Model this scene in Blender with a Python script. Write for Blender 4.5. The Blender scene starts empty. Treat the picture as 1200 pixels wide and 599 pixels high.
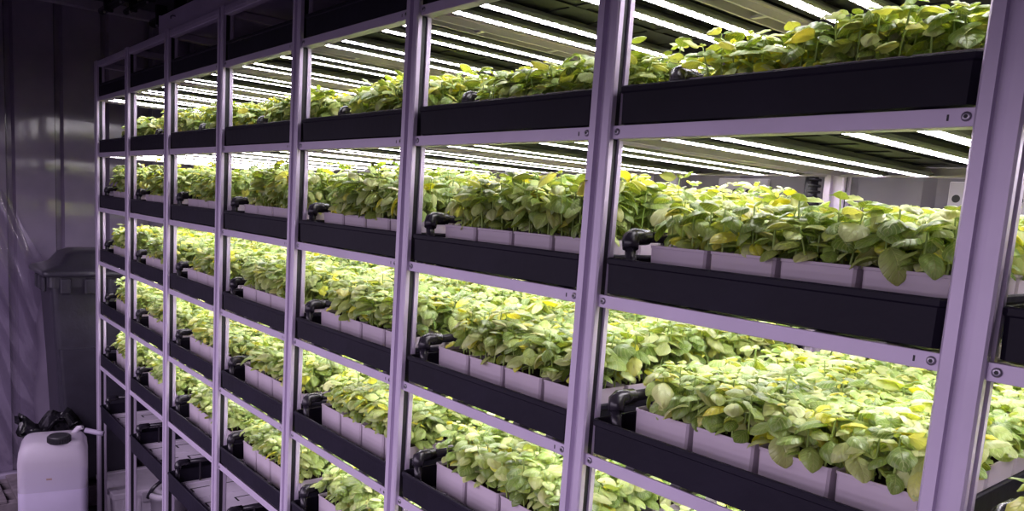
import bpy, math, random
import numpy as np
from mathutils import Vector, Matrix
PI = math.pi
random.seed(7)
SC = bpy.context.scene
COL = SC.collection
S = 0.55          # one rack bay is 0.55 m
FZ = 3.85         # height of the top shelf rail above the floor, in bays
H = 0.4701        # shelf spacing, in bays
NB = 8            # bays
RIM = 0.143       # tray rim above the foot of its rail
def W(x, y, z): return Vector((S*x, S*y, S*(z+FZ)))

# ------------------------------------------------------------------ materials
def new_mat(name):
    m = bpy.data.materials.new(name); m.use_nodes = True
    nt = m.node_tree; nt.nodes.clear()
    out = nt.nodes.new('ShaderNodeOutputMaterial')
    return m, nt, out
def N(nt, typ, **kw):
    n = nt.nodes.new(typ)
    for k, v in kw.items():
        if k in n.inputs: n.inputs[k].default_value = v
        else: setattr(n, k, v)
    return n
def simple(name, col, rough=0.5, metal=0.0, spec=0.5, noise=0.0, scale=20, bump=0.0, bscale=60):
    m, nt, out = new_mat(name)
    p = N(nt, 'ShaderNodeBsdfPrincipled', Roughness=rough, Metallic=metal)
    p.inputs['Specular IOR Level'].default_value = spec
    p.inputs['Base Color'].default_value = (*col, 1)
    tc = N(nt, 'ShaderNodeTexCoord')
    if noise:
        no = N(nt, 'ShaderNodeTexNoise', Scale=scale, Detail=5.0)
        nt.links.new(tc.outputs['Object'], no.inputs['Vector'])
        r = N(nt, 'ShaderNodeValToRGB')
        r.color_ramp.elements[0].position = .3; r.color_ramp.elements[1].position = .7
        r.color_ramp.elements[0].color = (*[c*(1-noise) for c in col], 1)
        r.color_ramp.elements[1].color = (*[min(1, c*(1+noise)) for c in col], 1)
        nt.links.new(no.outputs['Fac'], r.inputs['Fac']); nt.links.new(r.outputs['Color'], p.inputs['Base Color'])
    if bump:
        b = N(nt, 'ShaderNodeBump', Strength=bump, Distance=.01)
        nb = N(nt, 'ShaderNodeTexNoise', Scale=bscale, Detail=4.0)
        nt.links.new(tc.outputs['Object'], nb.inputs['Vector'])
        nt.links.new(nb.outputs['Fac'], b.inputs['Height']); nt.links.new(b.outputs['Normal'], p.inputs['Normal'])
    nt.links.new(p.outputs['BSDF'], out.inputs['Surface'])
    return m
M = {}
M['alu'] = simple('anodised_aluminium', (.57, .485, .64), .42, .25, .5, .06, 9)
M['slot'] = simple('black_slot_strip', (.012, .010, .016), .5)
M['bolt'] = simple('steel_bolt', (.35, .32, .38), .35, .8)
M['boltdark'] = simple('bolt_socket', (.02, .02, .025), .6)
M['tray'] = simple('black_tray_plastic', (.009, .007, .016), .55, 0, .2, .25, 6, .08, 40)
M['blackpl'] = simple('black_pipe_plastic', (.022, .019, .028), .25, 0, .5)
M['pot'] = simple('pale_pot_plastic', (.53, .45, .535), .5, 0, .4, .05, 12)
M['soil'] = simple('dark_substrate', (.035, .024, .018), .95, 0, .1, .5, 60, .6, 120)
M['mat'] = simple('pale_tray_liner', (.72, .64, .76), .4, 0, .5, .12, 8, .1, 25)
M['stem'] = simple('basil_stem', (.30, .42, .10), .5)
M['housing'] = simple('lamp_housing', (.22, .21, .23), .5, .2)
M['wall'] = simple('painted_container_steel', (.27, .225, .32), .09, 0, .6, .12, 5, .035, 5)
M['rearwall'] = simple('pale_container_steel', (.21, .185, .225), .45, 0, .5, .12, 5, .1, 10)
M['ceil'] = simple('dark_ceiling_steel', (.10, .088, .12), .55, 0, .3, .2, 4)
M['floor'] = simple('dark_floor_board', (.075, .065, .085), .6, 0, .3, .3, 8, .2, 20)
M['duct'] = simple('pale_duct_sheet', (.52, .44, .60), .5, .1, .4, .06, 6)
M['bin'] = simple('black_bin_plastic', (.034, .030, .046), .38, 0, .5, .15, 20, .1, 60)
M['bag'] = simple('black_bag_film', (.010, .009, .013), .22, 0, .5, 0, 1, .5, 14)
M['crate'] = simple('grey_crate_plastic', (.74, .66, .78), .5, 0, .4, .08, 15)
M['canw'] = simple('white_can_plastic', (.50, .45, .53), .45, 0, .4, .05, 10)
M['liquid'] = simple('nutrient_solution', (.20, .17, .31), .2)
M['cap'] = simple('black_screw_cap', (.016, .014, .02), .4)
M['wood'] = simple('pallet_board', (.20, .165, .19), .7, 0, .3, .3, 14, .3, 30)
M['sill'] = simple('grey_sill_paint', (.36, .31, .42), .5, 0, .4, .12, 9)
M['stain'] = simple('rust_stain', (.30, .20, .17), .7)
def can_mat():
    m, nt, out = new_mat('translucent_can_plastic')
    p = N(nt, 'ShaderNodeBsdfPrincipled', Roughness=.42); p.inputs['Base Color'].default_value = (.80, .72, .84, 1)
    tr = N(nt, 'ShaderNodeBsdfTranslucent'); tr.inputs['Color'].default_value = (.85, .78, .88, 1)
    tp = N(nt, 'ShaderNodeBsdfTransparent')
    m1 = N(nt, 'ShaderNodeMixShader'); m1.inputs[0].default_value = .3
    m2 = N(nt, 'ShaderNodeMixShader'); m2.inputs[0].default_value = .46
    nt.links.new(p.outputs[0], m1.inputs[1]); nt.links.new(tr.outputs[0], m1.inputs[2])
    nt.links.new(m1.outputs[0], m2.inputs[1]); nt.links.new(tp.outputs[0], m2.inputs[2])
    nt.links.new(m2.outputs[0], out.inputs['Surface'])
    return m
M['can'] = can_mat()
M['canwet'] = simple('wet_can_plastic', (.50, .44, .60), .42, 0, .4, .05, 8)
def film_mat():
    m, nt, out = new_mat('clear_plastic_film')
    tp = N(nt, 'ShaderNodeBsdfTransparent'); tp.inputs['Color'].default_value = (.92, .90, .95, 1)
    gl = N(nt, 'ShaderNodeBsdfGlossy', Roughness=.14); gl.inputs['Color'].default_value = (.9, .86, .95, 1)
    di = N(nt, 'ShaderNodeBsdfDiffuse'); di.inputs['Color'].default_value = (.55, .48, .62, 1)
    md = N(nt, 'ShaderNodeMixShader'); md.inputs[0].default_value = .30
    mx = N(nt, 'ShaderNodeMixShader')
    lw = N(nt, 'ShaderNodeLayerWeight', Blend=.35)
    mr = N(nt, 'ShaderNodeMapRange'); mr.inputs['To Min'].default_value = .20; mr.inputs['To Max'].default_value = .9
    nt.links.new(lw.outputs['Facing'], mr.inputs['Value']); nt.links.new(mr.outputs[0], mx.inputs[0])
    nt.links.new(gl.outputs[0], md.inputs[1]); nt.links.new(di.outputs[0], md.inputs[2])
    nt.links.new(tp.outputs[0], mx.inputs[1]); nt.links.new(md.outputs[0], mx.inputs[2])
    nt.links.new(mx.outputs[0], out.inputs['Surface'])
    return m
M['film'] = film_mat()
LED_L = 22.5
def led_mat():
    m, nt, out = new_mat('led_diffuser')
    tc = N(nt, 'ShaderNodeTexCoord'); sx = N(nt, 'ShaderNodeSeparateXYZ')
    nt.links.new(tc.outputs['Object'], sx.inputs[0])
    # two staggered rows of diodes along the strip (a diode every 13 mm)
    sg = N(nt, 'ShaderNodeMath', operation='SIGN'); nt.links.new(sx.outputs['X'], sg.inputs[0])
    ph = N(nt, 'ShaderNodeMath', operation='MULTIPLY'); ph.inputs[1].default_value = PI/2
    nt.links.new(sg.outputs[0], ph.inputs[0])
    k = N(nt, 'ShaderNodeMath', operation='MULTIPLY'); k.inputs[1].default_value = 2*PI/.026
    nt.links.new(sx.outputs['Y'], k.inputs[0])
    ad = N(nt, 'ShaderNodeMath', operation='ADD'); nt.links.new(k.outputs[0], ad.inputs[0]); nt.links.new(ph.outputs[0], ad.inputs[1])
    sn = N(nt, 'ShaderNodeMath', operation='SINE'); nt.links.new(ad.outputs[0], sn.inputs[0])
    mr = N(nt, 'ShaderNodeMapRange')
    mr.inputs['From Min'].default_value = -.7; mr.inputs['From Max'].default_value = .2
    mr.inputs['To Min'].default_value = 3.0/LED_L; mr.inputs['To Max'].default_value = 1.45
    nt.links.new(sn.outputs[0], mr.inputs['Value'])
    st = N(nt, 'ShaderNodeMath', operation='MULTIPLY'); st.inputs[1].default_value = LED_L
    nt.links.new(mr.outputs[0], st.inputs[0])
    e = N(nt, 'ShaderNodeEmission'); e.inputs['Color'].default_value = (1, .93, 1.0, 1)
    nt.links.new(st.outputs[0], e.inputs['Strength']); nt.links.new(e.outputs[0], out.inputs['Surface'])
    return m
M['led'] = led_mat()
def leaf_mat():
    m, nt, out = new_mat('basil_leaf')
    L = nt.links.new
    geo = N(nt, 'ShaderNodeNewGeometry'); oi = N(nt, 'ShaderNodeObjectInfo')
    r = N(nt, 'ShaderNodeValToRGB'); cr = r.color_ramp
    cr.elements[0].position = 0; cr.elements[0].color = (.15, .25, .04, 1)
    cr.elements[1].position = 1; cr.elements[1].color = (.74, .80, .06, 1)
    for p, c in ((.28, (.26, .41, .075)), (.58, (.45, .58, .16)), (.89, (.62, .69, .31)), (.94, (.76, .76, .08))):
        e = cr.elements.new(p); e.color = (*c, 1)
    ad = N(nt, 'ShaderNodeMath', operation='MULTIPLY_ADD'); ad.inputs[1].default_value = .14; 
    L(oi.outputs['Random'], ad.inputs[0]); 
    sb = N(nt, 'ShaderNodeMath', operation='SUBTRACT'); sb.inputs[1].default_value = .07
    L(geo.outputs['Random Per Island'], ad.inputs[2]); L(ad.outputs[0], sb.inputs[0]); L(sb.outputs[0], r.inputs['Fac'])
    # veins from the leaf's own UV: u along the midrib, v across it
    uv = N(nt, 'ShaderNodeUVMap'); sx = N(nt, 'ShaderNodeSeparateXYZ'); L(uv.outputs[0], sx.inputs[0])
    dv = N(nt, 'ShaderNodeMath', operation='SUBTRACT'); dv.inputs[1].default_value = .5; L(sx.outputs['Y'], dv.inputs[0])
    av = N(nt, 'ShaderNodeMath', operation='ABSOLUTE'); L(dv.outputs[0], av.inputs[0])
    sl = N(nt, 'ShaderNodeMath', operation='MULTIPLY'); sl.inputs[1].default_value = -.75; L(av.outputs[0], sl.inputs[0])
    su = N(nt, 'ShaderNodeMath', operation='ADD'); L(sl.outputs[0], su.inputs[0]); L(sx.outputs['X'], su.inputs[1])
    fq = N(nt, 'ShaderNodeMath', operation='MULTIPLY'); fq.inputs[1].default_value = 2*PI*6.5; L(su.outputs[0], fq.inputs[0])
    sn = N(nt, 'ShaderNodeMath', operation='SINE'); L(fq.outputs[0], sn.inputs[0])
    v1 = N(nt, 'ShaderNodeMapRange'); v1.inputs['From Min'].default_value = .75; v1.inputs['From Max'].default_value = 1; L(sn.outputs[0], v1.inputs['Value'])
    v2 = N(nt, 'ShaderNodeMapRange'); v2.inputs['From Min'].default_value = .035; v2.inputs['From Max'].default_value = .0; L(av.outputs[0], v2.inputs['Value'])
    vm = N(nt, 'ShaderNodeMath', operation='MAXIMUM'); L(v1.outputs[0], vm.inputs[0]); L(v2.outputs[0], vm.inputs[1])
    mixc = N(nt, 'ShaderNodeMix', data_type='RGBA'); 
    vs = N(nt, 'ShaderNodeMath', operation='MULTIPLY'); vs.inputs[1].default_value = .42; L(vm.outputs[0], vs.inputs[0])
    L(vs.outputs[0], mixc.inputs[0]); L(r.outputs['Color'], mixc.inputs[6]); mixc.inputs[7].default_value = (.66, .70, .33, 1)
    bu = N(nt, 'ShaderNodeBump', Strength=.55, Distance=.0018); bu.invert = True; L(vm.outputs[0], bu.inputs['Height'])
    p = N(nt, 'ShaderNodeBsdfPrincipled', Roughness=.37); p.inputs['Specular IOR Level'].default_value = .9
    L(mixc.outputs[2], p.inputs['Base Color']); L(bu.outputs[0], p.inputs['Normal'])
    t = N(nt, 'ShaderNodeBsdfTranslucent')
    hs = N(nt, 'ShaderNodeMix', data_type='RGBA', blend_type='MULTIPLY'); hs.inputs[0].default_value = 1
    L(mixc.outputs[2], hs.inputs[6]); hs.inputs[7].default_value = (1.45, 1.2, .32, 1); L(hs.outputs[2], t.inputs['Color'])
    ms = N(nt, 'ShaderNodeMixShader'); ms.inputs[0].default_value = .30
    L(p.outputs[0], ms.inputs[1]); L(t.outputs[0], ms.inputs[2]); L(ms.outputs[0], out.inputs['Surface'])
    return m
M['leaf'] = leaf_mat()

# ------------------------------------------------------------------ mesh builder (coordinates in bays)
class MB:
    def __init__(s): s.v = []; s.f = []; s.m = []; s.sm = []
    def add(s, vs, fs, mi=0, smooth=False):
        o = len(s.v); s.v += [tuple(v) for v in vs]
        s.f += [tuple(i+o for i in f) for f in fs]; s.m += [mi]*len(fs); s.sm += [smooth]*len(fs); return s
    def box(s, x0, x1, y0, y1, z0, z1, mi=0, b=0.0):
        if not b:
            vs = [(x, y, z) for z in (z0, z1) for y in (y0, y1) for x in (x0, x1)]
            return s.add(vs, [(0, 2, 3, 1), (4, 5, 7, 6), (0, 1, 5, 4), (2, 6, 7, 3), (0, 4, 6, 2), (1, 3, 7, 5)], mi)
        rings = []   # chamfered on all edges
        for z, i in ((z0, b), (z0+b, 0), (z1-b, 0), (z1, b)):
            X0, X1, Y0, Y1 = x0+i, x1-i, y0+i, y1-i
            rings.append([(X0+b, Y0, z), (X1-b, Y0, z), (X1, Y0+b, z), (X1, Y1-b, z), (X1-b, Y1, z), (X0+b, Y1, z), (X0, Y1-b, z), (X0, Y0+b, z)])
        return s.loft(rings, mi, cap=True)
    def loft(s, rings, mi=0, cap=True, smooth=False, close=False):
        n = len(rings[0]); vs = [p for r in rings for p in r]; fs = []
        R = len(rings)
        for i in range(R if close else R-1):
            a, b = i*n, ((i+1) % R)*n
            for j in range(n): fs.append((a+j, a+(j+1) % n, b+(j+1) % n, b+j))
        s.add(vs, fs, mi, smooth)
        if cap and not close:
            o = len(s.v)-len(vs)
            s.f += [tuple(o+j for j in reversed(range(n))), tuple(o+(R-1)*n+j for j in range(n))]; s.m += [mi]*2; s.sm += [False]*2
        return s
    def tube(s, pts, r, n=8, mi=0, cap=True):
        pts = [Vector(p) for p in pts]; rings = []
        rr = r if isinstance(r, (list, tuple)) else [r]*len(pts)
        up = None
        for i, p in enumerate(pts):
            d = (pts[min(i+1, len(pts)-1)]-pts[max(i-1, 0)]).normalized()
            if up is None: up = Vector((0, 0, 1)) if abs(d.z) < .9 else Vector((1, 0, 0))
            a = d.cross(up).normalized(); b2 = a.cross(d).normalized(); up = b2
            rings.append([p + (a*math.cos(t)+b2*math.sin(t))*rr[i] for t in [2*PI*k/n for k in range(n)]])
        return s.loft(rings, mi, cap, True)
    def lathe(s, prof, c=(0, 0, 0), n=20, mi=0, smooth=True):
        rings = [[(c[0]+r*math.cos(2*PI*k/n), c[1]+r*math.sin(2*PI*k/n), c[2]+z) for k in range(n)] for r, z in prof]
        return s.loft(rings, mi, True, smooth)
    def prism(s, poly, z0, z1, mi=0, axis='z'):
        n = len(poly)
        f = {'z': lambda a, b, c: (a, b, c), 'x': lambda a, b, c: (c, a, b), 'y': lambda a, b, c: (a, c, b)}[axis]
        return s.loft([[f(a, b, z0) for a, b in poly], [f(a, b, z1) for a, b in poly]], mi)
    def mesh(s, name, mats):
        me = bpy.data.meshes.new(name)
        me.from_pydata([(S*x, S*y, S*z) for x, y, z in s.v], [], s.f)
        for m in mats: me.materials.append(M[m])
        me.polygons.foreach_set('material_index', s.m); me.polygons.foreach_set('use_smooth', s.sm)
        me.update()
        import bmesh
        bm = bmesh.new(); bm.from_mesh(me); bmesh.ops.recalc_face_normals(bm, faces=bm.faces); bm.to_mesh(me); bm.free()
        return me
    def build(s, name, mats, parent=None, at=None):
        return link(name, s.mesh(name, mats if isinstance(mats, (list, tuple)) else [mats]), parent, at)
def link(name, me, parent=None, at=None):
    o = bpy.data.objects.new(name, me); COL.objects.link(o)
    if parent: o.parent = parent
    if at is not None: o.location = at
    return o
def tag(o, label, cat, group=None, kind=None):
    if label: o['label'] = label
    if cat: o['category'] = cat
    if group: o['group'] = group
    if kind: o['kind'] = kind
    return o
def thing(name, label, cat, at, group=None, rz=0):
    o = bpy.data.objects.new(name, None); COL.objects.link(o); o.location = at; o.rotation_euler.z = rz
    o.empty_display_size = .05
    return tag(o, label, cat, group)
def dup(root, at, label, rz=None):
    r = root.copy(); COL.objects.link(r); r.location = at; r['label'] = label
    if rz is not None: r.rotation_euler.z = rz
    for ch in list(root.children):
        c = ch.copy(); COL.objects.link(c); c.parent = r
        for g in list(ch.children):
            d = g.copy(); COL.objects.link(d); d.parent = c
    return r
def struct(o): o['kind'] = 'structure'; return o
ORD = ['first', 'second', 'third', 'fourth', 'fifth', 'sixth', 'seventh', 'eighth']
def bay_name(i): return 'bay at right edge' if i == 7 else ('nearest full bay' if i == 6 else ORD[i]+' bay from far end')
SHELF = ['unlit top tray', 'top lit shelf', 'second lit shelf', 'third lit shelf', 'fourth lit shelf', 'fifth lit shelf', 'empty bottom shelf']

# ------------------------------------------------------------------ container shell
XW, YR, YF, ZC = -1.38, 1.62, -2.75, 1.10
def corrugated(a0, a1, flat, slope, bot, depth, phase):
    pts = []; a = a0 - phase
    while a < a1:
        pts += [(a, 0), (a+flat, 0), (a+flat+slope, depth), (a+flat+slope+bot, depth)]
        a += flat+2*slope+bot
    return [p for p in pts if a0 <= p[0] <= a1]
def wall_mesh(prof, z0, z1, f):
    b = MB(); vs = []; fs = []
    for a, d in prof: vs += [f(a, d, z0), f(a, d, z1)]
    for i in range(len(prof)-1): fs.append((2*i, 2*i+2, 2*i+3, 2*i+1))
    b.add(vs, fs); n = len(vs)
    vs2 = []
    for a, d in prof: vs2 += [f(a, d+.03, z0), f(a, d+.03, z1)]
    b.add(vs2, [tuple(reversed(q)) for q in fs]); return b
prof = corrugated(-2.9, 1.75, .335, .020, .040, .07, 0.015)
struct(wall_mesh(prof, -FZ, ZC, lambda a, d, z: (XW-d, a, z)).build('wall_end', 'wall', None, W(0, 0, -0)))
prof = corrugated(-1.5, 9.2, .26, .03, .10, .06, .1)
struct(wall_mesh(prof, -FZ, ZC, lambda a, d, z: (a, YR+d, z)).build('wall_back', 'rearwall', None, W(0, 0, 0)))
struct(wall_mesh(prof, -FZ, ZC, lambda a, d, z: (a, YF-d, z)).build('wall_aisle', 'ceil', None, W(0, 0, 0)))
struct(MB().box(-1.5, 9.2, -2.85, 1.75, -FZ-.08, -FZ).build('floor', 'floor', None, W(0, 0, 0)))
struct(MB().box(-1.5, 9.2, -2.85, 1.75, ZC, ZC+.05).build('ceiling', 'ceil', None, W(0, 0, 0)))
b = MB(); b.box(XW, XW+.07, -2.7, 1.6, ZC-.10, ZC-.0005, 0, .008); b.build('trim_1', 'sill', None, W(0, 0, 0))['kind'] = 'structure'
b = MB(); b.box(XW+.001, XW+.09, -2.7, 1.6, -FZ+.0005, -FZ+.20, 0, .012); b.build('baseboard_end', 'sill', None, W(0, 0, 0))['kind'] = 'structure'

# ------------------------------------------------------------------ rack frame: one thing, its members are parts
rack = thing('growing_rack', 'tall aluminium profile rack holding seven tiers of black trays', 'rack', W(3.5, .7, -FZ))
RO = Vector((3.5, .7, -FZ))
def rel(x, y, z): return (Vector((x, y, z))-RO)*S
A, Y0, Y1 = .041, -.015, .052
def post_mesh():
    g, d, e = .0125, .017, .005; ym = (Y0+Y1)/2
    poly = [(-A+e, Y0), (-g, Y0), (-g, Y0+d), (g, Y0+d), (g, Y0), (A-e, Y0), (A, Y0+e), (A, ym-g), (A-d, ym-g), (A-d, ym+g), (A, ym+g), (A, Y1-e), (A-e, Y1),
            (g, Y1), (g, Y1-d), (-g, Y1-d), (-g, Y1), (-A+e, Y1), (-A, Y1-e), (-A, ym+g), (-A+d, ym+g), (-A+d, ym-g), (-A, ym-g), (-A, Y0+e)]
    b = MB(); z0, z1 = 0, FZ+.335
    b.prism(poly, z0, z1)
    for sgn in (1, -1):   # black cover strips pressed into the side slots
        xa, xb = sorted((sgn*(A-d+.0005), sgn*(A-d+.009)))
        b.box(xa, xb, ym-g+.0005, ym+g-.0005, z0+.01, z1-.01, 1)
    return b.mesh('post', ['alu', 'slot'])
pm = post_mesh()
for i in range(NB+1): link('front_post', pm, rack, rel(i, 0, -FZ))
for i in range(NB+1): link('rear_post', pm, rack, rel(i, 1.365-(Y0+Y1)/2, -FZ))
# top beam, one length per bay
tb = MB().box(A, 1-A, -.004, .035, .285, .333, 0, .003)
tb.box(A+.002, 1-A-.002, -.0055, -.0035, .303, .311, 0)
tbm = tb.mesh('top_beam', ['alu'])
for i in range(NB): link('top_beam', tbm, rack, rel(i, 0, 0))
# front shelf rail: an angle with its foot turned inwards
rm = MB().box(A, 1-A, 0, .007, 0, .036, 0, .001); rm.box(A, 1-A, .0071, .045, 0, .006)
rm.box(1-A-.052, 1-A-.048, -.0006, .001, .012, .024, 1)
rmm = rm.mesh('shelf_rail', ['alu', 'slot'])
rb = MB().box(A, 1-A, -.007, 0, 0, .036, 0, .001); rb.box(A, 1-A, -.045, -.0071, 0, .006)
rbm = rb.mesh('rear_rail', ['alu'])
bo = MB()
bo.lathe([(.0095, 0), (.0095, .002), (.007, .0045), (.0042, .0045)], (0, 0, 0), 14)
bo.lathe([(.0042, .003), (.0042, .0047)], (0, 0, 0), 6, 1, False)
bo.v = [(x, -z, y) for x, y, z in bo.v]
bom = bo.mesh('bolt', ['bolt', 'boltdark'])
for k in range(7):
    for i in range(NB):
        if k < 6:
            r_ = link('shelf_rail', rmm, rack, rel(i, 0, -k*H))
            if i >= 3:
                for bx in (A+.017, 1-A-.017):
                    link('bolt', bom, r_, (S*bx, 0, S*.019))
        link('rear_rail', rbm, rack, rel(i, 1.345, -k*H-(.045 if k == 6 else 0)))
sm_ = MB()
for sg in (-1, 1):
    xa, xb = sorted((sg*.031, sg*.040)); sm_.box(xa, xb, Y1, 1.365-(Y1-Y0)/2, 0, .035, 0, .001)
    xa, xb = sorted((sg*.040, sg*.060)); sm_.box(xa, xb, Y1+.01, 1.31, .024, .030)
for y in (.3, .7, 1.1): sm_.box(-.031, .031, y, y+.02, .004, .012)
smm = sm_.mesh('side_rail', ['alu'])
for k in range(7):
    for i in range(NB+1): link('side_rail', smm, rack, rel(i, 0, -k*H-(.0355 if k == 6 else 0)))
# cross members over the top tray
cm = MB().box(-.025, .025, Y1, 1.33, .285, .33, 0, .003).mesh('cross_member', ['alu'])
for i in range(NB+1): link('cross_member', cm, rack, rel(i, 0, 0))

# ------------------------------------------------------------------ trays
T0, T1, TY0, TY1 = .047, .953, .002, 1.325
def tray_mb(zb, zt, front=0.0):
    b = MB(); w = .011; x0, x1, y0, y1 = T0, T1, TY0-front, TY1; c = .012
    def ring(i, z, cc):
        X0, X1, Y0_, Y1_ = x0+i, x1-i, y0+i, y1-i
        return [(X0+cc, Y0_, z), (X1-cc, Y0_, z), (X1, Y0_+cc, z), (X1, Y1_-cc, z), (X1-cc, Y1_, z), (X0+cc, Y1_, z), (X0, Y1_-cc, z), (X0, Y0_+cc, z)]
    b.loft([ring(.02, zb, c), ring(.006, zb+.006, c), ring(.004, zt-.020, c), ring(0, zt-.016, c), ring(0, zt-.004, c), ring(.003, zt, c),
            ring(w-.002, zt, c), ring(w, zt-.004, c), ring(w+.004, zb+.016, c)], 0, True)
    for j in range(6):  # ribs under the floor
        yy = .12+j*.21; b.box(x0+.07, x1-.07, yy, yy+.05, zb-.004, zb+.002, 0)
    for xx in (.28, .5, .72): b.box(xx-.012, xx+.012, .1, 1.22, zb-.006, zb+.001, 0)
    return b
def fittings():
    b = MB(); zf = .053
    b.lathe([(.030, 0), (.030, .045), (.024, .052), (.024, .060), (.010, .062)], (.27, .047, zf), 14)
    b.tube([(.30, .05, zf+.02), (.40, .05, zf+.02), (.46, .05, zf+.026)], .016, 8)
    b.box(.40, .62, .022, .078, zf, zf+.030, 0, .006)
    b.box(.44, .58, .030, .070, zf+.030, zf+.042, 0, .005)
    b.lathe([(.020, 0), (.022, .05), (.015, .058)], (.66, .047, zf), 12)
    b.tube([(.62, .05, zf+.018), (.76, .05, zf+.018)], .013, 8)
    b.box(.74, .86, .024, .074, zf, zf+.036, 0, .007)
    b.lathe([(.026, 0), (.026, .04), (.018, .05)], (.89, .047, zf), 12)
    return b
tray_me = tray_mb(.0365, RIM).mesh('tray_shell', ['tray'])
fit_me = fittings().mesh('drain_fitting', ['blackpl'])
deep_me = tray_mb(.002, RIM, .008).mesh('tray_shell', ['tray'])
ins = MB().box(T0+.02, T1-.02, .02, 1.30, .018, .052, 0, .004)
for j in range(6):      # slotted channels pressed into the liner
    y = .10+j*.2
    for x in (.22, .52, .80):
        ins.box(x, x+.012, y, y+.13, .0515, .0526, 1); 
        ins.box(x, x+.075, y-.006, y+.006, .0515, .0526, 1)
for x in (.12, .42, .70): ins.box(x, x+.004, .05, 1.26, .052, .056, 0)
ins_me = ins.mesh('liner', ['mat', 'slot'])
for k in range(7):
    for i in range(NB):
        t = thing('grow_tray', 'black plastic tray of the %s, %s' % (SHELF[k], bay_name(i)), 'tray', W(i, 0, -k*H), 'black trays on the rack')
        link('tray_shell', deep_me if k == 6 else tray_me, t)
        if k == 6:
            link('liner', ins_me, t)
        elif k in (3, 4, 5) : link('drain_fitting', fit_me, t)

# ------------------------------------------------------------------ irrigation pipe in every lower tray
pr = MB(); ez = RIM+.062
pr.tube([(.088, .085, ez), (.088, .30, ez), (.088, .8, ez), (.088, 1.15, ez)], .0165, 10)
el = MB(); el.tube([(.088, .13, ez), (.088, .09, ez), (.088, .072, ez), (.090, .060, ez-.006), (.094, .054, ez-.018), (.099, .050, ez-.034)], [.023, .024, .025, .026, .0245, .023], 12)
nz = MB(); nz.tube([(.097, .051, ez-.030), (.117, .042, ez-.105)], [.0165, .0155], 10)
st, st2 = [MB().box(.081, .095, y, y+.014, .0532, ez-.008, 0, .003) for y in (.20, 1.1)]
pipe_parts = [('pipe', pr.mesh('pipe', ['blackpl'])), ('elbow', el.mesh('elbow', ['blackpl'])), ('nozzle', nz.mesh('nozzle', ['blackpl'])), ('pipe_stand', st.mesh('pipe_stand', ['blackpl'])), ('pipe_stand', st2.mesh('pipe_stand', ['blackpl']))]
for k in range(1, 7):
    for i in range(NB):
        t = thing('feed_pipe', 'black elbowed water pipe on the %s, %s' % (SHELF[k], bay_name(i)), 'pipe', W(i, .14 if k == 1 else 0, -k*H), 'water feed pipes')
        for n_, me in pipe_parts: link(n_, me, t)

# ------------------------------------------------------------------ LED grow lights, four across each bay
hs = MB(); hw = .031
poly = [(-hw, .008), (-hw, .016), (-.020, .020), (-.014, .034), (.014, .034), (.020, .020), (hw, .016), (hw, .008), (.0225, .003), (-.0225, .003)]
hs.prism([(a, c) for a, c in poly], .03, 1.318, 0, 'y')
for sx in (-.027, .027): hs.box(sx-.002, sx+.002, .03, 1.318, .0045, .012)
hs_me = hs.mesh('housing', ['housing'])
df = MB(); df.add([(-.0215, .052, .0028), (.0215, .052, .0028), (.0215, 1.30, .0028), (-.0215, 1.30, .0028)], [(3, 2, 1, 0)])
df_me = bpy.data.meshes.new('diffuser'); df_me.from_pydata([(S*x, S*y, S*z) for x, y, z in df.v], [], df.f); df_me.materials.append(M['led'])
LX = (.185, .345, .69, .85)
for k in range(5):
    for i in range(NB):
        for j, x in enumerate(LX):
            t = thing('grow_light', '%s white LED strip from left over the %s, %s' % (ORD[j], SHELF[k+1], bay_name(i)), 'LED strip', W(i+x, 0, -k*H-.0005), 'LED grow light strips')
            link('housing', hs_me, t); link('diffuser', df_me, t)

# ------------------------------------------------------------------ basil
PX0, PP = .1320, .2015      # first pot and pot pitch
PW, PH = .194, .132         # pot width and height
POTZ = .0535
def pot_mb():
    b = MB(); w0, w1, t, c = PW/2-.006, PW/2-.0015, .0035, .006
    def ring(h, z):
        return [(-h+c, -h, z), (h-c, -h, z), (h, -h+c, z), (h, h-c, z), (h-c, h, z), (-h+c, h, z), (-h, h-c, z), (-h, -h+c, z)]
    b.loft([ring(w0, 0), ring(w1-.002, PH-.008), ring(w1, PH-.007), ring(w1, PH), ring(w1-t, PH), ring(w1-t-.002, PH-.022)], 0, True)
    return b
pot_me = pot_mb().mesh('pot', ['pot'])
soil_me = MB().box(-.088, .088, -.088, .088, PH-.03, PH-.014, 0, .004).mesh('substrate', ['soil'])
def leaf_arrays(rng, L, Wd, nu, nv, pitch, curl, cup):
    u = np.linspace(0, 1, nu); v = np.linspace(-1, 1, nv)
    w = Wd/2*np.sin(PI*np.clip(u, 0.012, .992)**.90)**.62
    ang = pitch - curl*u
    du = L/(nu-1)
    x = np.concatenate([[0], np.cumsum(np.cos(ang[:-1])*du)]); z = np.concatenate([[0], np.cumsum(np.sin(ang[:-1])*du)])
    av = np.abs(v)[None, :]; U = u[:, None]; ww = w[:, None]
    hh = ww*(.72*av-(.62+cup)*av**2) + Wd*.030*np.sin(2*PI*5*(U-.33*av))*np.sin(PI*av)
    hh = hh + Wd*rng.normal(0, .02)*v[None, :]
    nx, nz_ = -np.sin(ang)[:, None], np.cos(ang)[:, None]
    P = np.stack([x[:, None]+nx*hh, ww*v[None, :]*np.ones_like(U), z[:, None]+nz_*hh], -1).reshape(-1, 3)
    idx = np.arange(nu*nv).reshape(nu, nv)
    F = np.stack([idx[:-1, :-1], idx[1:, :-1], idx[1:, 1:], idx[:-1, 1:]], -1).reshape(-1, 4)
    UV = np.stack([np.repeat(u, nv), np.tile((v+1)/2, nu)], -1)
    return P, F, UV
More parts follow.
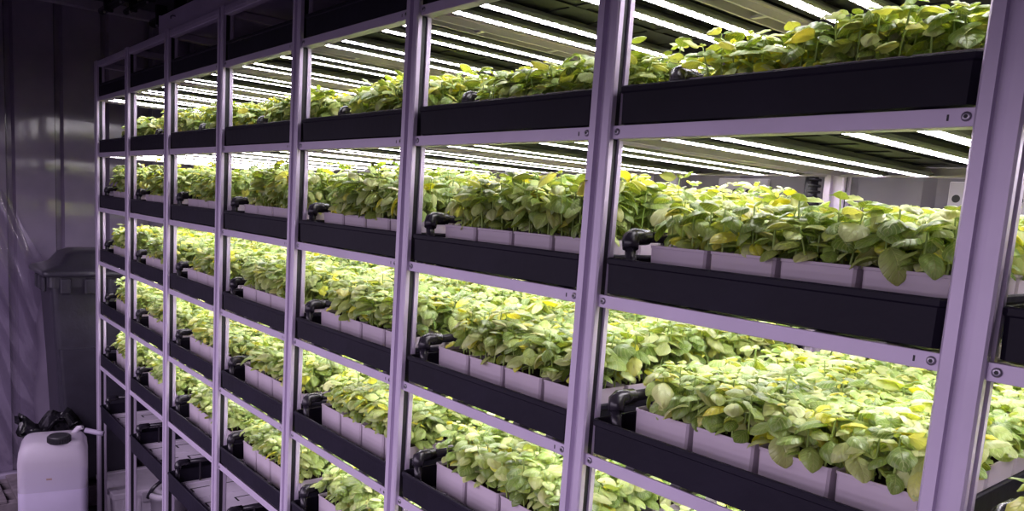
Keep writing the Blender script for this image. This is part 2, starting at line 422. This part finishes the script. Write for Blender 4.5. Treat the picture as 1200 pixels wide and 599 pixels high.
def rotz(P, a):
    c, s = math.cos(a), math.sin(a); Q = P.copy()
    Q[:, 0] = P[:, 0]*c-P[:, 1]*s; Q[:, 1] = P[:, 0]*s+P[:, 1]*c; return Q
def roll(P, a):
    c, s = math.cos(a), math.sin(a); Q = P.copy()
    Q[:, 1] = P[:, 1]*c-P[:, 2]*s; Q[:, 2] = P[:, 1]*s+P[:, 2]*c; return Q
def plant_arrays(seed, nu, nv, stems=True, tall=1.0):
    """one pot of basil seedlings, origin at the soil centre, in bays"""
    rng = np.random.default_rng(seed)
    LP, LF, LU, off = [], [], [], 0
    sb = MB()
    spots = [(cx, cy) for cx in (-.073, -.024, .024, .073) for cy in (-.073, -.024, .024, .073)]
    for cx, cy in spots:
        if rng.random() < .10: continue
        bx, by = cx+rng.normal(0, .008), cy+rng.normal(0, .008)
        bx, by = max(-.084, min(.084, bx)), max(-.084, min(.084, by))
        hgt = tall*rng.uniform(.100, .152) * (1.0 if rng.random() > .06 else 1.22)
        edge = math.hypot(cx, cy)
        lean = np.array([cx, cy])/max(edge, .02)*rng.uniform(.0, .026)*(edge > .04)+rng.normal(0, .007, 2)
        top = np.array([bx+lean[0], by+lean[1], hgt])
        if stems:
            sb.tube([(bx, by, 0), ((bx+top[0])/2, (by+top[1])/2, hgt*.55), tuple(top)], [.0030, .0025, .0020], 5)
        base = rng.uniform(0, 2*PI)
        nodes = [(1.0, .026, .45, 2, .1), (.97, .056, rng.uniform(.0, .45), 2, PI/2), (.80, .070, rng.uniform(-.2, .3), 2, 0), (.56, .064, rng.uniform(-.45, .10), 2, PI/2)]
        if tall > 1: nodes.append((.68, .070, rng.uniform(-.3, .2), 2, 0))
        if stems: nodes.append((.32, .050, rng.uniform(-.6, -.1), 2, 0))
        for fr, L, pit, n, ph in nodes:
            for q in range(n):
                if fr < .6 and rng.random() < .25: continue
                Lq = L*rng.uniform(.75, 1.25)*(1.25 if rng.random() < .10 else 1)
                yaw = base+ph+q*PI+rng.normal(0, .25)
                P, F, U = leaf_arrays(rng, Lq, Lq*rng.uniform(.68, .90), nu, nv, pit+rng.normal(0, .25), rng.uniform(.4, 1.5), rng.uniform(.10, .55))
                P = roll(P, rng.normal(0, .28))
                P[:, 0] += .006+.008*(L > .05)
                P = rotz(P, yaw)
                P += np.array([bx+lean[0]*fr, by+lean[1]*fr, hgt*fr])
                P[:, 2] = np.where((np.abs(P[:, 0]) < .092) & (np.abs(P[:, 1]) < .092), np.maximum(P[:, 2], .004), P[:, 2])
                LP.append(P); LF.append(F+off); LU.append(U); off += len(P)
    for side in range(4):      # low leaves leaning out over the rim of the pot
        for q in range(4):
            if rng.random() < .25: continue
            Lq = rng.uniform(.042, .072)
            P, F, U = leaf_arrays(rng, Lq, Lq*rng.uniform(.66, .84), nu, nv, rng.uniform(-.2, .35), rng.uniform(.5, 1.5), rng.uniform(.1, .5))
            P = roll(P, rng.normal(0, .3)); P[:, 0] += .062
            P[:, 1] += -.07+.045*q+rng.normal(0, .012)
            P = rotz(P, side*PI/2+rng.normal(0, .2)); P[:, 2] += rng.uniform(.026, .060)
            LP.append(P); LF.append(F+off); LU.append(U); off += len(P)
    return np.concatenate(LP), np.concatenate(LF), np.concatenate(LU), sb
def array_mesh(name, P, F, UV, mat, sb=None):
    nl = len(F)
    if sb:
        sp, sf = np.array(sb.v), np.array([f for f in sb.f if len(f) == 4])
        F = np.concatenate([F, sf+len(P)]); P = np.concatenate([P, sp]); UV = np.concatenate([UV, np.full((len(sp), 2), .3)])
    me = bpy.data.meshes.new(name)
    me.vertices.add(len(P)); me.vertices.foreach_set('co', (P*S).astype(np.float32).ravel())
    me.loops.add(F.size); me.loops.foreach_set('vertex_index', F.astype(np.int32).ravel())
    me.polygons.add(len(F)); me.polygons.foreach_set('loop_start', np.arange(0, F.size, 4, dtype=np.int32))
    me.polygons.foreach_set('use_smooth', np.ones(len(F), bool))
    me.update(calc_edges=True)
    uvl = me.uv_layers.new(name='UVMap'); uvl.data.foreach_set('uv', UV[F.ravel()].astype(np.float32).ravel())
    me.materials.append(M[mat])
    if sb:
        me.materials.append(M['stem']); mi = np.zeros(len(F), np.int32); mi[nl:] = 1; me.polygons.foreach_set('material_index', mi)
    me.validate(); return me
NV = 12
variants, coarse = [], []
for q in range(2*NV):      # the second dozen are taller, fuller pots
    tl = 1.0 if q < NV else 1.36
    P, F, U, sb = plant_arrays(100+q, 8, 7, True, tl)
    variants.append(array_mesh('foliage', P, F, U, 'leaf', sb))
    P, F, U, _ = plant_arrays(100+q, 5, 5, False, tl)
    coarse.append((P, F, U))
rowname = ['front row', 'second row', 'third row', 'fourth row', 'fifth row', 'sixth row']
# the 300 pots that show largest: bay, shelf, row from the aisle, place in the row
SHOWN = set(('0100 0101 0102 0103 0200 0201 0202 0203 0213 0252 0300 0301 0302 0303 0313 0320 0321 0322 0323 0330 0331 0333 0343 0400 0401 0402 0403 0411 0500 0501 '
    '0502 0503 1100 1101 1102 1103 1200 1201 1202 1203 1300 1301 1302 1303 1310 1311 1312 1313 1320 1321 1322 1323 1331 1332 1333 1341 1400 1401 1402 1403 '
    '1410 1411 1412 1413 1500 1501 1502 1503 1513 2100 2101 2102 2103 2200 2201 2202 2203 2211 2300 2301 2302 2303 2310 2311 2312 2313 2320 2321 2322 2323 '
    '2331 2332 2333 2341 2342 2343 2400 2401 2402 2403 2410 2411 2412 2413 2500 2501 2502 2503 2513 3100 3101 3102 3103 3113 3200 3201 3202 3203 3211 3212 '
    '3213 3221 3231 3232 3251 3253 3300 3301 3302 3303 3310 3311 3312 3313 3320 3321 3322 3323 3331 3332 3333 3343 3353 3400 3401 3402 3403 3411 3412 3413 '
    '3423 3500 3501 3502 3503 3513 4100 4101 4102 4103 4113 4200 4201 4202 4203 4212 4213 4221 4222 4231 4232 4241 4242 4300 4301 4302 4303 4310 4311 4312 '
    '4313 4320 4321 4322 4323 4330 4331 4332 4333 4340 4341 4342 4343 4400 4401 4402 4403 4410 4411 4412 4413 4423 4433 4500 4501 4502 4503 5100 5101 5102 '
    '5103 5113 5123 5200 5201 5202 5203 5210 5211 5212 5213 5220 5232 5241 5250 5253 5300 5301 5302 5303 5310 5311 5312 5313 5320 5321 5322 5323 5330 5331 '
    '5332 5333 5340 5341 5342 5343 5353 5400 5401 5402 5403 5410 5411 5412 5413 5423 5433 6100 6101 6102 6103 6110 6112 6200 6201 6202 6203 6210 6211 6212 '
    '6213 6221 6222 6223 6300 6301 6302 6303 6310 6311 6312 6313 6320 6321 6322 6323 6330 6331 6332 6333 6340 6341 6342 6343 6350 6351 6352 6353 6410 6420').split())
def individual(i, k, r, c): return '%d%d%d%d' % (i, k, r, c) in SHOWN
rg = np.random.default_rng(5)
bulkP, bulkF, bulkU, boff = [], [], [], 0
count = 0
pots_bulk = MB()
for k in range(1, 6):
    for i in range(NB):
        for r in range(6):
            if k == 1 and r == 5: continue      # the top shelf holds five rows, set further back
            for c in range(4):
                x = PX0+PW/2+c*PP; y = (.190 if k == 1 else (.108 if k > 3 and i < 6 else .088))+PW/2+r*(.1985 if k > 3 and i < 6 else .2005)
                rot = int(rg.integers(4))*PI/2+rg.normal(0, .015); q = int(rg.integers(NV)); zs = float(rg.uniform(.90, 1.14))*(.90 if i >= 6 and k > 1 else 1.0)*(.88 if k == 1 and i >= 5 else 1)
                pz = POTZ
                if k > 1 and i < 6: q += NV; zs *= 1.06 if k == 2 else .94
                if individual(i, k, r, c):
                    lab = 'basil pot, %s in %s, %s, %s' % (ORD[c], rowname[r], SHELF[k], bay_name(i))
                    t = thing('basil_pot', lab, 'potted plant', W(i+x, y, -k*H+pz), 'pots of basil on the rack')
                    link('pot', pot_me, t); link('substrate', soil_me, t)
                    sq = .86 if c == 0 else 1.0      # the pot beside the water pipe is thinner on that side
                    o = link('foliage', variants[q], t, (S*(.016 if c == 0 else 0), 0, S*(PH-.0145))); o.rotation_euler.z = rot; o.scale = (sq, sq, zs)
                    count += 1
                else:
                    P, F, U = coarse[q]
                    P2 = rotz(P*np.array([1, 1, zs]), rot)+np.array([i+x, y, -k*H+pz+PH-.0145])
                    bulkP.append(P2); bulkF.append(F+boff); bulkU.append(U); boff += len(P2)
                    h = PW/2-.002; pots_bulk.box(i+x-h, i+x+h, y-h, y+h, -k*H+pz, -k*H+pz+PH-.02)
bulk = link('basil_carpet', array_mesh('basil_carpet', np.concatenate(bulkP), np.concatenate(bulkF), np.concatenate(bulkU), 'leaf'), None, W(0, 0, 0))
tag(bulk, 'dense carpet of basil leaves filling the rear of the shelves', 'basil plants', None, 'stuff')
pots_bulk.build('rear_pots', 'pot', bulk)['kind'] = 'stuff'
print('individual pots', count)

# ------------------------------------------------------------------ behind the rack
pl = MB(); pl.box(-.135, .135, -.010, .010, -.16, 0, 0, .003)
for hx in (-.105, -.035, .035, .105): 
    o = len(pl.v); pl.lathe([(.015, 0), (.015, .002)], (0, 0, 0), 14, 1, False)
    pl.v[o:] = [(hx+a, -.0102-c, -.065+b2) for a, b2, c in pl.v[o:]]
pl_me = pl.mesh('perforated_plate', ['canw', 'slot'])
for n_, x in enumerate((5.41, 6.46)):
    o = link('perforated_plate', pl_me, None, W(x, YR-.0100, -.463))
    tag(o, 'white plate with round holes on back wall, %s' % ['inside left half of nearest full bay', 'beside the nearest post'][n_], 'plate', 'perforated plates behind the rack')
for n_, x in enumerate((1.86, 2.86, 3.86, 4.86, 5.84)):
    h = MB(); pts = [(.012*math.sin(j*.9+n_), 0, -j*.3) for j in range(0, 13)]
    h.tube(pts, .028, 10)
    for j in range(60): h.lathe([(.028, 0), (.031, .006), (.028, .012)], (0, 0, -.03-j*.025), 10)
    o = h.build('drain_hose', 'blackpl', None, W(x, 1.475, -.2))
    tag(o, 'black ribbed hose hanging behind the rear post of the %s' % bay_name(n_+2), 'hose', 'hoses behind the rack')
for n_, x in enumerate((2.10, 3.10, 4.10, 5.10)):
    h = MB(); h.tube([(0, 0, 0), (0, 0, -FZ+.3)], .022, 12)
    for z in (-.15, -.9, -1.7): h.lathe([(.027, 0), (.027, .05)], (0, 0, z), 12)
    o = h.build('riser_pipe', 'canw', None, W(x, 1.48, -.3))
    tag(o, 'pale riser pipe against back wall behind the %s' % bay_name(n_+2), 'pipe', 'riser pipes behind the rack')

# ------------------------------------------------------------------ above the rack
b = MB(); b.box(0, 6.2, 0, .42, 0, .125, 0, .004); b.box(-.004, .012, -.004, .424, -.0, .129)
duct = b.build('air_duct', 'duct', None, W(1.76, .012, .3345))
tag(duct, 'long pale rectangular air duct lying on top of the rack', 'duct')
mk = MB().tube([(.26, -.003, .075), (.29, -.012, .083), (.33, -.012, .082), (.35, -.003, .076)], .004, 6)
mk.build('cable_clip', 'blackpl', duct)
for n_, (y, z, r_) in enumerate(((.30, .98, .035), (.52, 1.02, .03), (.78, .96, .045))):
    h = MB(); h.tube([(0, 0, 0), (2.5, .02, 0), (6, 0, 0)], r_, 10)
    for j in range(9):
        h.box(.25+j*.6, .29+j*.6, -r_*1.15, r_*1.15, -r_*1.2, ZC-z-.001, 0, .004)
        h.lathe([(.010, 0), (.010, .02)], (.27+j*.6, -r_*1.0, -r_*1.2-.018), 8, 1)
    o = h.build('ceiling_conduit', ['blackpl', 'bolt'], None, W(-1.2, y, z))
    tag(o, ['black conduit along the ceiling nearest the aisle', 'thin black conduit between two others on the ceiling', 'thick black conduit on the ceiling over the rack'][n_], 'conduit', 'conduits on the ceiling')

# ------------------------------------------------------------------ floor things at the far end
ZF = -FZ
pal = thing('slatted_pallet', 'low slatted wooden pallet under the black wheeled bin', 'pallet', W(-.84, -.12, ZF))
for j in range(9):
    y = -.86+j*.20
    MB().box(-.43, .30, y, y+.125, .165, .20, 0, .006).build('deck_board', 'wood', pal)
for x in (-.42, -.10, .20): MB().box(x, x+.10, -.86, .86, 0, .1648, 0, .006).build('bearer', 'wood', pal)

BX, BY, BZ = -.80, .12, ZF+.2005
bn = thing('wheeled_bin', 'large black wheeled bin with domed lid at the end wall', 'bin', W(BX, BY, BZ))
def rr(hx, hy, z, c=.05, n=4, ox=0, oy=0):
    pts = []
    for sx, sy, a0 in ((1, -1, -PI/2), (1, 1, 0), (-1, 1, PI/2), (-1, -1, PI)):
        for j in range(n+1):
            a = a0+PI/2*j/n; pts.append((ox+sx*(hx-c)+c*math.cos(a), oy+sy*(hy-c)+c*math.sin(a), z))
    return pts
HB = 2.08
bb = MB(); bb.loft([rr(.25, .30, .07), rr(.27, .32, .10), rr(.315, .395, HB-.14), rr(.315, .395, HB-.10), rr(.345, .435, HB-.10), rr(.345, .435, HB), rr(.32, .41, HB), rr(.26, .31, .14)], 0, True)
bb.loft([rr(.200, .305, .55, .03, 3, .095), rr(.235, .355, 1.4, .03, 3, .097)], 0, True)
bb.build('body', 'bin', bn)
for yy in (-.34, -.14, .06, .26): MB().box(.340, .375, yy, yy+.09, HB-.16, HB-.012, 0, .01).build('lug', 'bin', bn)
for xx in (-.20, -.02, .16): MB().box(xx, xx+.09, -.462, -.432, HB-.15, HB-.012, 0, .01).build('lug', 'bin', bn)
lid = MB()
lid.loft([rr(.375, .475, HB+.002), rr(.385, .485, HB+.010), rr(.385, .485, HB+.045), rr(.36, .46, HB+.06), rr(.30, .34, HB+.10, .06), rr(.26, .27, HB+.20, .08), rr(.20, .20, HB+.235, .09), rr(.06, .06, HB+.24, .03)], 0, True, True)
lidob = lid.build('lid', 'bin', bn)
MB().tube([(-.38, -.30, HB+.03), (-.44, -.30, HB+.06), (-.44, .30, HB+.06), (-.38, .30, HB+.03)], .02, 8).build('lid_handle', 'bin', lidob)
for yy in (-.36, .30):
    h = MB(); h.lathe([(.03, -.03), (.115, -.03), (.12, 0), (.115, .03), (.03, .03)], (0, 0, 0), 20)
    h.v = [(x-.24, z+yy+.03, y+.121) for x, y, z in h.v]; h.build('wheel', 'blackpl', bn)

JX, JY = .40, -.43
jc = thing('jerrycan', 'translucent white jerrycan with black screw cap half full of liquid', 'jerrycan', W(JX, JY, ZF), None, math.radians(-12))
HJ = 1.04
def jr(a, b2, z, c=.07, ox=0, oy=0): return rr(a*.86, b2*.86, z, c*.86, 6, ox, oy)
b = MB()
b.loft([jr(.25, .265, 0.001), jr(.268, .283, .02), jr(.272, .288, .05), jr(.272, .288, .30), jr(.265, .281, .32), jr(.265, .281, .35), jr(.272, .288, .37), jr(.272, .288, HJ-.40), jr(.272, .288, HJ-.399), jr(.272, .288, HJ-.16), jr(.262, .278, HJ-.075, .08),
        jr(.235, .252, HJ-.03, .09), jr(.21, .23, HJ-.010, .09), jr(.10, .12, HJ-.008, .06)], 0, True, True)
b.m = [1 if max(b.v[q][2] for q in f) < HJ-.39 else 0 for f in b.f]
b.build('body', ['can', 'canwet'], jc)
b = MB(); b.loft([jr(.24, .255, .012), jr(.262, .278, .03), jr(.262, .278, .30), jr(.255, .271, .33), jr(.262, .278, .38), jr(.262, .278, HJ-.36)], 0, True, True)
b.build('liquid', 'liquid', jc)
cp = MB(); cx, cy = .135, .045
cp.lathe([(.083, -.002), (.083, .05), (.075, .058), (.066, .058), (.064, .052)], (cx, cy, HJ-.012), 28)
for j in range(28):
    a = 2*PI*j/28; cp.box(cx+.082*math.cos(a)-.005, cx+.082*math.cos(a)+.005, cy+.082*math.sin(a)-.005, cy+.082*math.sin(a)+.005, HJ-.008, HJ+.035, 0)
cp.build('screw_cap', 'cap', jc)
b = MB(); b.tube([(-.12, .14, HJ-.03), (-.12, .18, HJ+.02), (-.10, .21, HJ+.03)], [.026, .024, .018], 10)
b.tube([(-.11, .23, HJ+.0), (-.06, .34, HJ-.02), (-.05, .37, HJ-.025)], .022, 10, 1); b.build('tap', ['canw', 'sill'], jc)
MB().box(.2342, .2355, -.045, -.005, HJ-.30, HJ-.285).build('rust_spot', 'stain', jc)

# crumpled black bag
bg = MB(); rings = []
rb_ = np.random.default_rng(3)
prof_b = [(.10, 0), (.17, .05), (.19, .25), (.17, .50), (.13, .70), (.10, .80), (.14, .90), (.21, .96), (.25, 1.00)]
for j, (r_, z) in enumerate(prof_b):
    ring = []
    for q in range(36):
        a = 2*PI*q/36
        d = 1+.10*math.sin(5*a+j*.8)+.09*math.sin(9*a-j*1.7)+rb_.normal(0, .035)
        ring.append((r_*d*math.cos(a), r_*d*math.sin(a), max(0, z+(.05*math.sin(3*a+1)+.04*math.sin(7*a))*(j > 4))))
    rings.append(ring)
for j in range(1, 4):
    f = 1-.28*j; ring = [(x*f, y*f, z-.05*j) for x, y, z in rings[8]]; rings.append(ring)
bg.loft(rings, 0, True, True)
bag = bg.build('rubbish_bag', 'bag', None, W(-.26, -.37, ZF)); tag(bag, 'crumpled open black plastic bag behind the white jerrycan', 'bag')

# grey storage box under the bottom shelf
cr = thing('storage_box', 'grey lidded plastic storage box under the rack by the end post', 'box', W(-.19, .37, ZF))
b = MB(); b.loft([rr(.30, .26, 0, .03), rr(.315, .275, .27, .03), rr(.315, .275, .28, .03)], 0, True)
for yy in (-.2, -.07, .06, .19): b.box(.30, .322, yy, yy+.02, .02, .26)
b.build('body', 'crate', cr)
b = MB(); b.loft([rr(.332, .292, .281, .03), rr(.335, .295, .285, .03), rr(.335, .295, .325, .03), rr(.325, .285, .335, .03), rr(.27, .23, .335, .03), rr(.265, .225, .328, .03)], 0, True)
lidb = b.build('lid', 'crate', cr)
b = MB(); b.box(.335, .350, -.05, .05, .22, .315, 0, .004); b.build('latch', 'canw', cr)
b = MB(); b.lathe([(.012, 0), (.012, .006)], (0, 0, 0), 10); b.v = [(.351+z, y+.0, x+.275) for x, y, z in b.v]; b.build('latch_pin', 'boltdark', cr)

# pail beside it
pa = thing('lidded_pail', 'pale round lidded pail with black strap under the bottom shelf', 'pail', W(.93, .34, ZF))
HP = .62
MB().lathe([(.125, 0), (.13, .01), (.15, HP-.07), (.165, HP-.068), (.165, HP-.04), (.15, HP-.035)], (0, 0, 0), 32).build('body', 'canw', pa)
MB().lathe([(.17, HP-.06), (.172, HP-.03), (.165, HP-.012), (.14, HP-.010), (.135, HP-.020), (.10, HP-.020), (.095, HP-.004), (.06, HP-.004), (.05, HP-.012), (.01, HP-.012)], (0, 0, 0), 32).build('lid', 'canw', pa)
pts = [(.03*math.sin(t*2), -.172*math.cos(t), HP-.06+.15*math.sin(t)) for t in [PI*j/14 for j in range(15)]]
MB().tube(pts, .016, 8).build('strap', 'blackpl', pa)

# clear film hanging against the end wall
fv, ff = [], []; nu, nv = 70, 90
frg = np.random.default_rng(11)
kk = [(frg.uniform(14, 50), frg.uniform(-7, 7), frg.uniform(0, 6), frg.uniform(.001, .006)) for _ in range(18)]
for a in range(nv):
    t = a/(nv-1); z = -.62-3.02*t
    edge = -.74+.55*min(1, t/.32)**.8 - .30*max(0, t-.35)+.03*math.sin(9*t)+.02*math.sin(23*t)
    for c in range(nu):
        s_ = c/(nu-1); y = -1.75+(edge+1.75)*s_
        d = sum(am*math.sin(f1*(y+.35*z)+f2*z+p) for f1, f2, p, am in kk)
        fv.append((XW+.046+d*1.1+.008*math.sin(3*z), y, z))
for a in range(nv-1):
    for c in range(nu-1):
        o = a*nu+c; ff.append((o, o+1, o+nu+1, o+nu))
fb = MB(); fb.add(fv, ff, 0, True); film = fb.build('plastic_film', 'film', None, W(0, 0, 0))
tag(film, 'wrinkled clear plastic film hanging against the end wall', 'plastic sheet')

# ------------------------------------------------------------------ lights of the aisle
def area(name, at, target, sx, sy, power, col):
    l = bpy.data.lights.new(name, 'AREA'); l.shape = 'RECTANGLE'; l.size = S*sx; l.size_y = S*sy; l.energy = power; l.color = col
    o = bpy.data.objects.new(name, l); COL.objects.link(o); o.location = at
    d = (Vector(target)-Vector(at)).normalized(); o.rotation_euler = d.to_track_quat('-Z', 'Y').to_euler(); return o
for k in (1, 2, 3, 4):    # the lamps of the facing rack shine down on the other side of the aisle
    area('aisle_lamp', W(4.2, -2.35, -k*H+.1), W(4.2, -2.0, -k*H-1), 8.5, .5, 19, (.92, .77, 1.0))
w = bpy.data.worlds.new('World'); SC.world = w; w.use_nodes = True
bgn = w.node_tree.nodes['Background']; bgn.inputs[0].default_value = (.55, .42, .75, 1); bgn.inputs[1].default_value = .035

# ------------------------------------------------------------------ camera
cam = bpy.data.cameras.new('camera'); co = bpy.data.objects.new('camera', cam); COL.objects.link(co)
cam.sensor_width = 36; cam.sensor_fit = 'HORIZONTAL'; cam.lens = 898.7/1200*36
cam.shift_y = (369.57-299.5)/1200
cam.clip_start = .02
co.location = W(7.5342, -1.6018, -.6819); co.rotation_euler = (1.43370, -.06690, .87110)
SC.camera = co
SC.view_settings.view_transform = 'Standard'; SC.view_settings.look = 'None'; SC.view_settings.exposure = 0.0; SC.view_settings.gamma = 1
SC.view_settings.use_curve_mapping = False
SC.cycles.use_denoising = True
SC.cycles.max_bounces = 7; SC.cycles.diffuse_bounces = 4; SC.cycles.glossy_bounces = 3; SC.cycles.transparent_max_bounces = 10
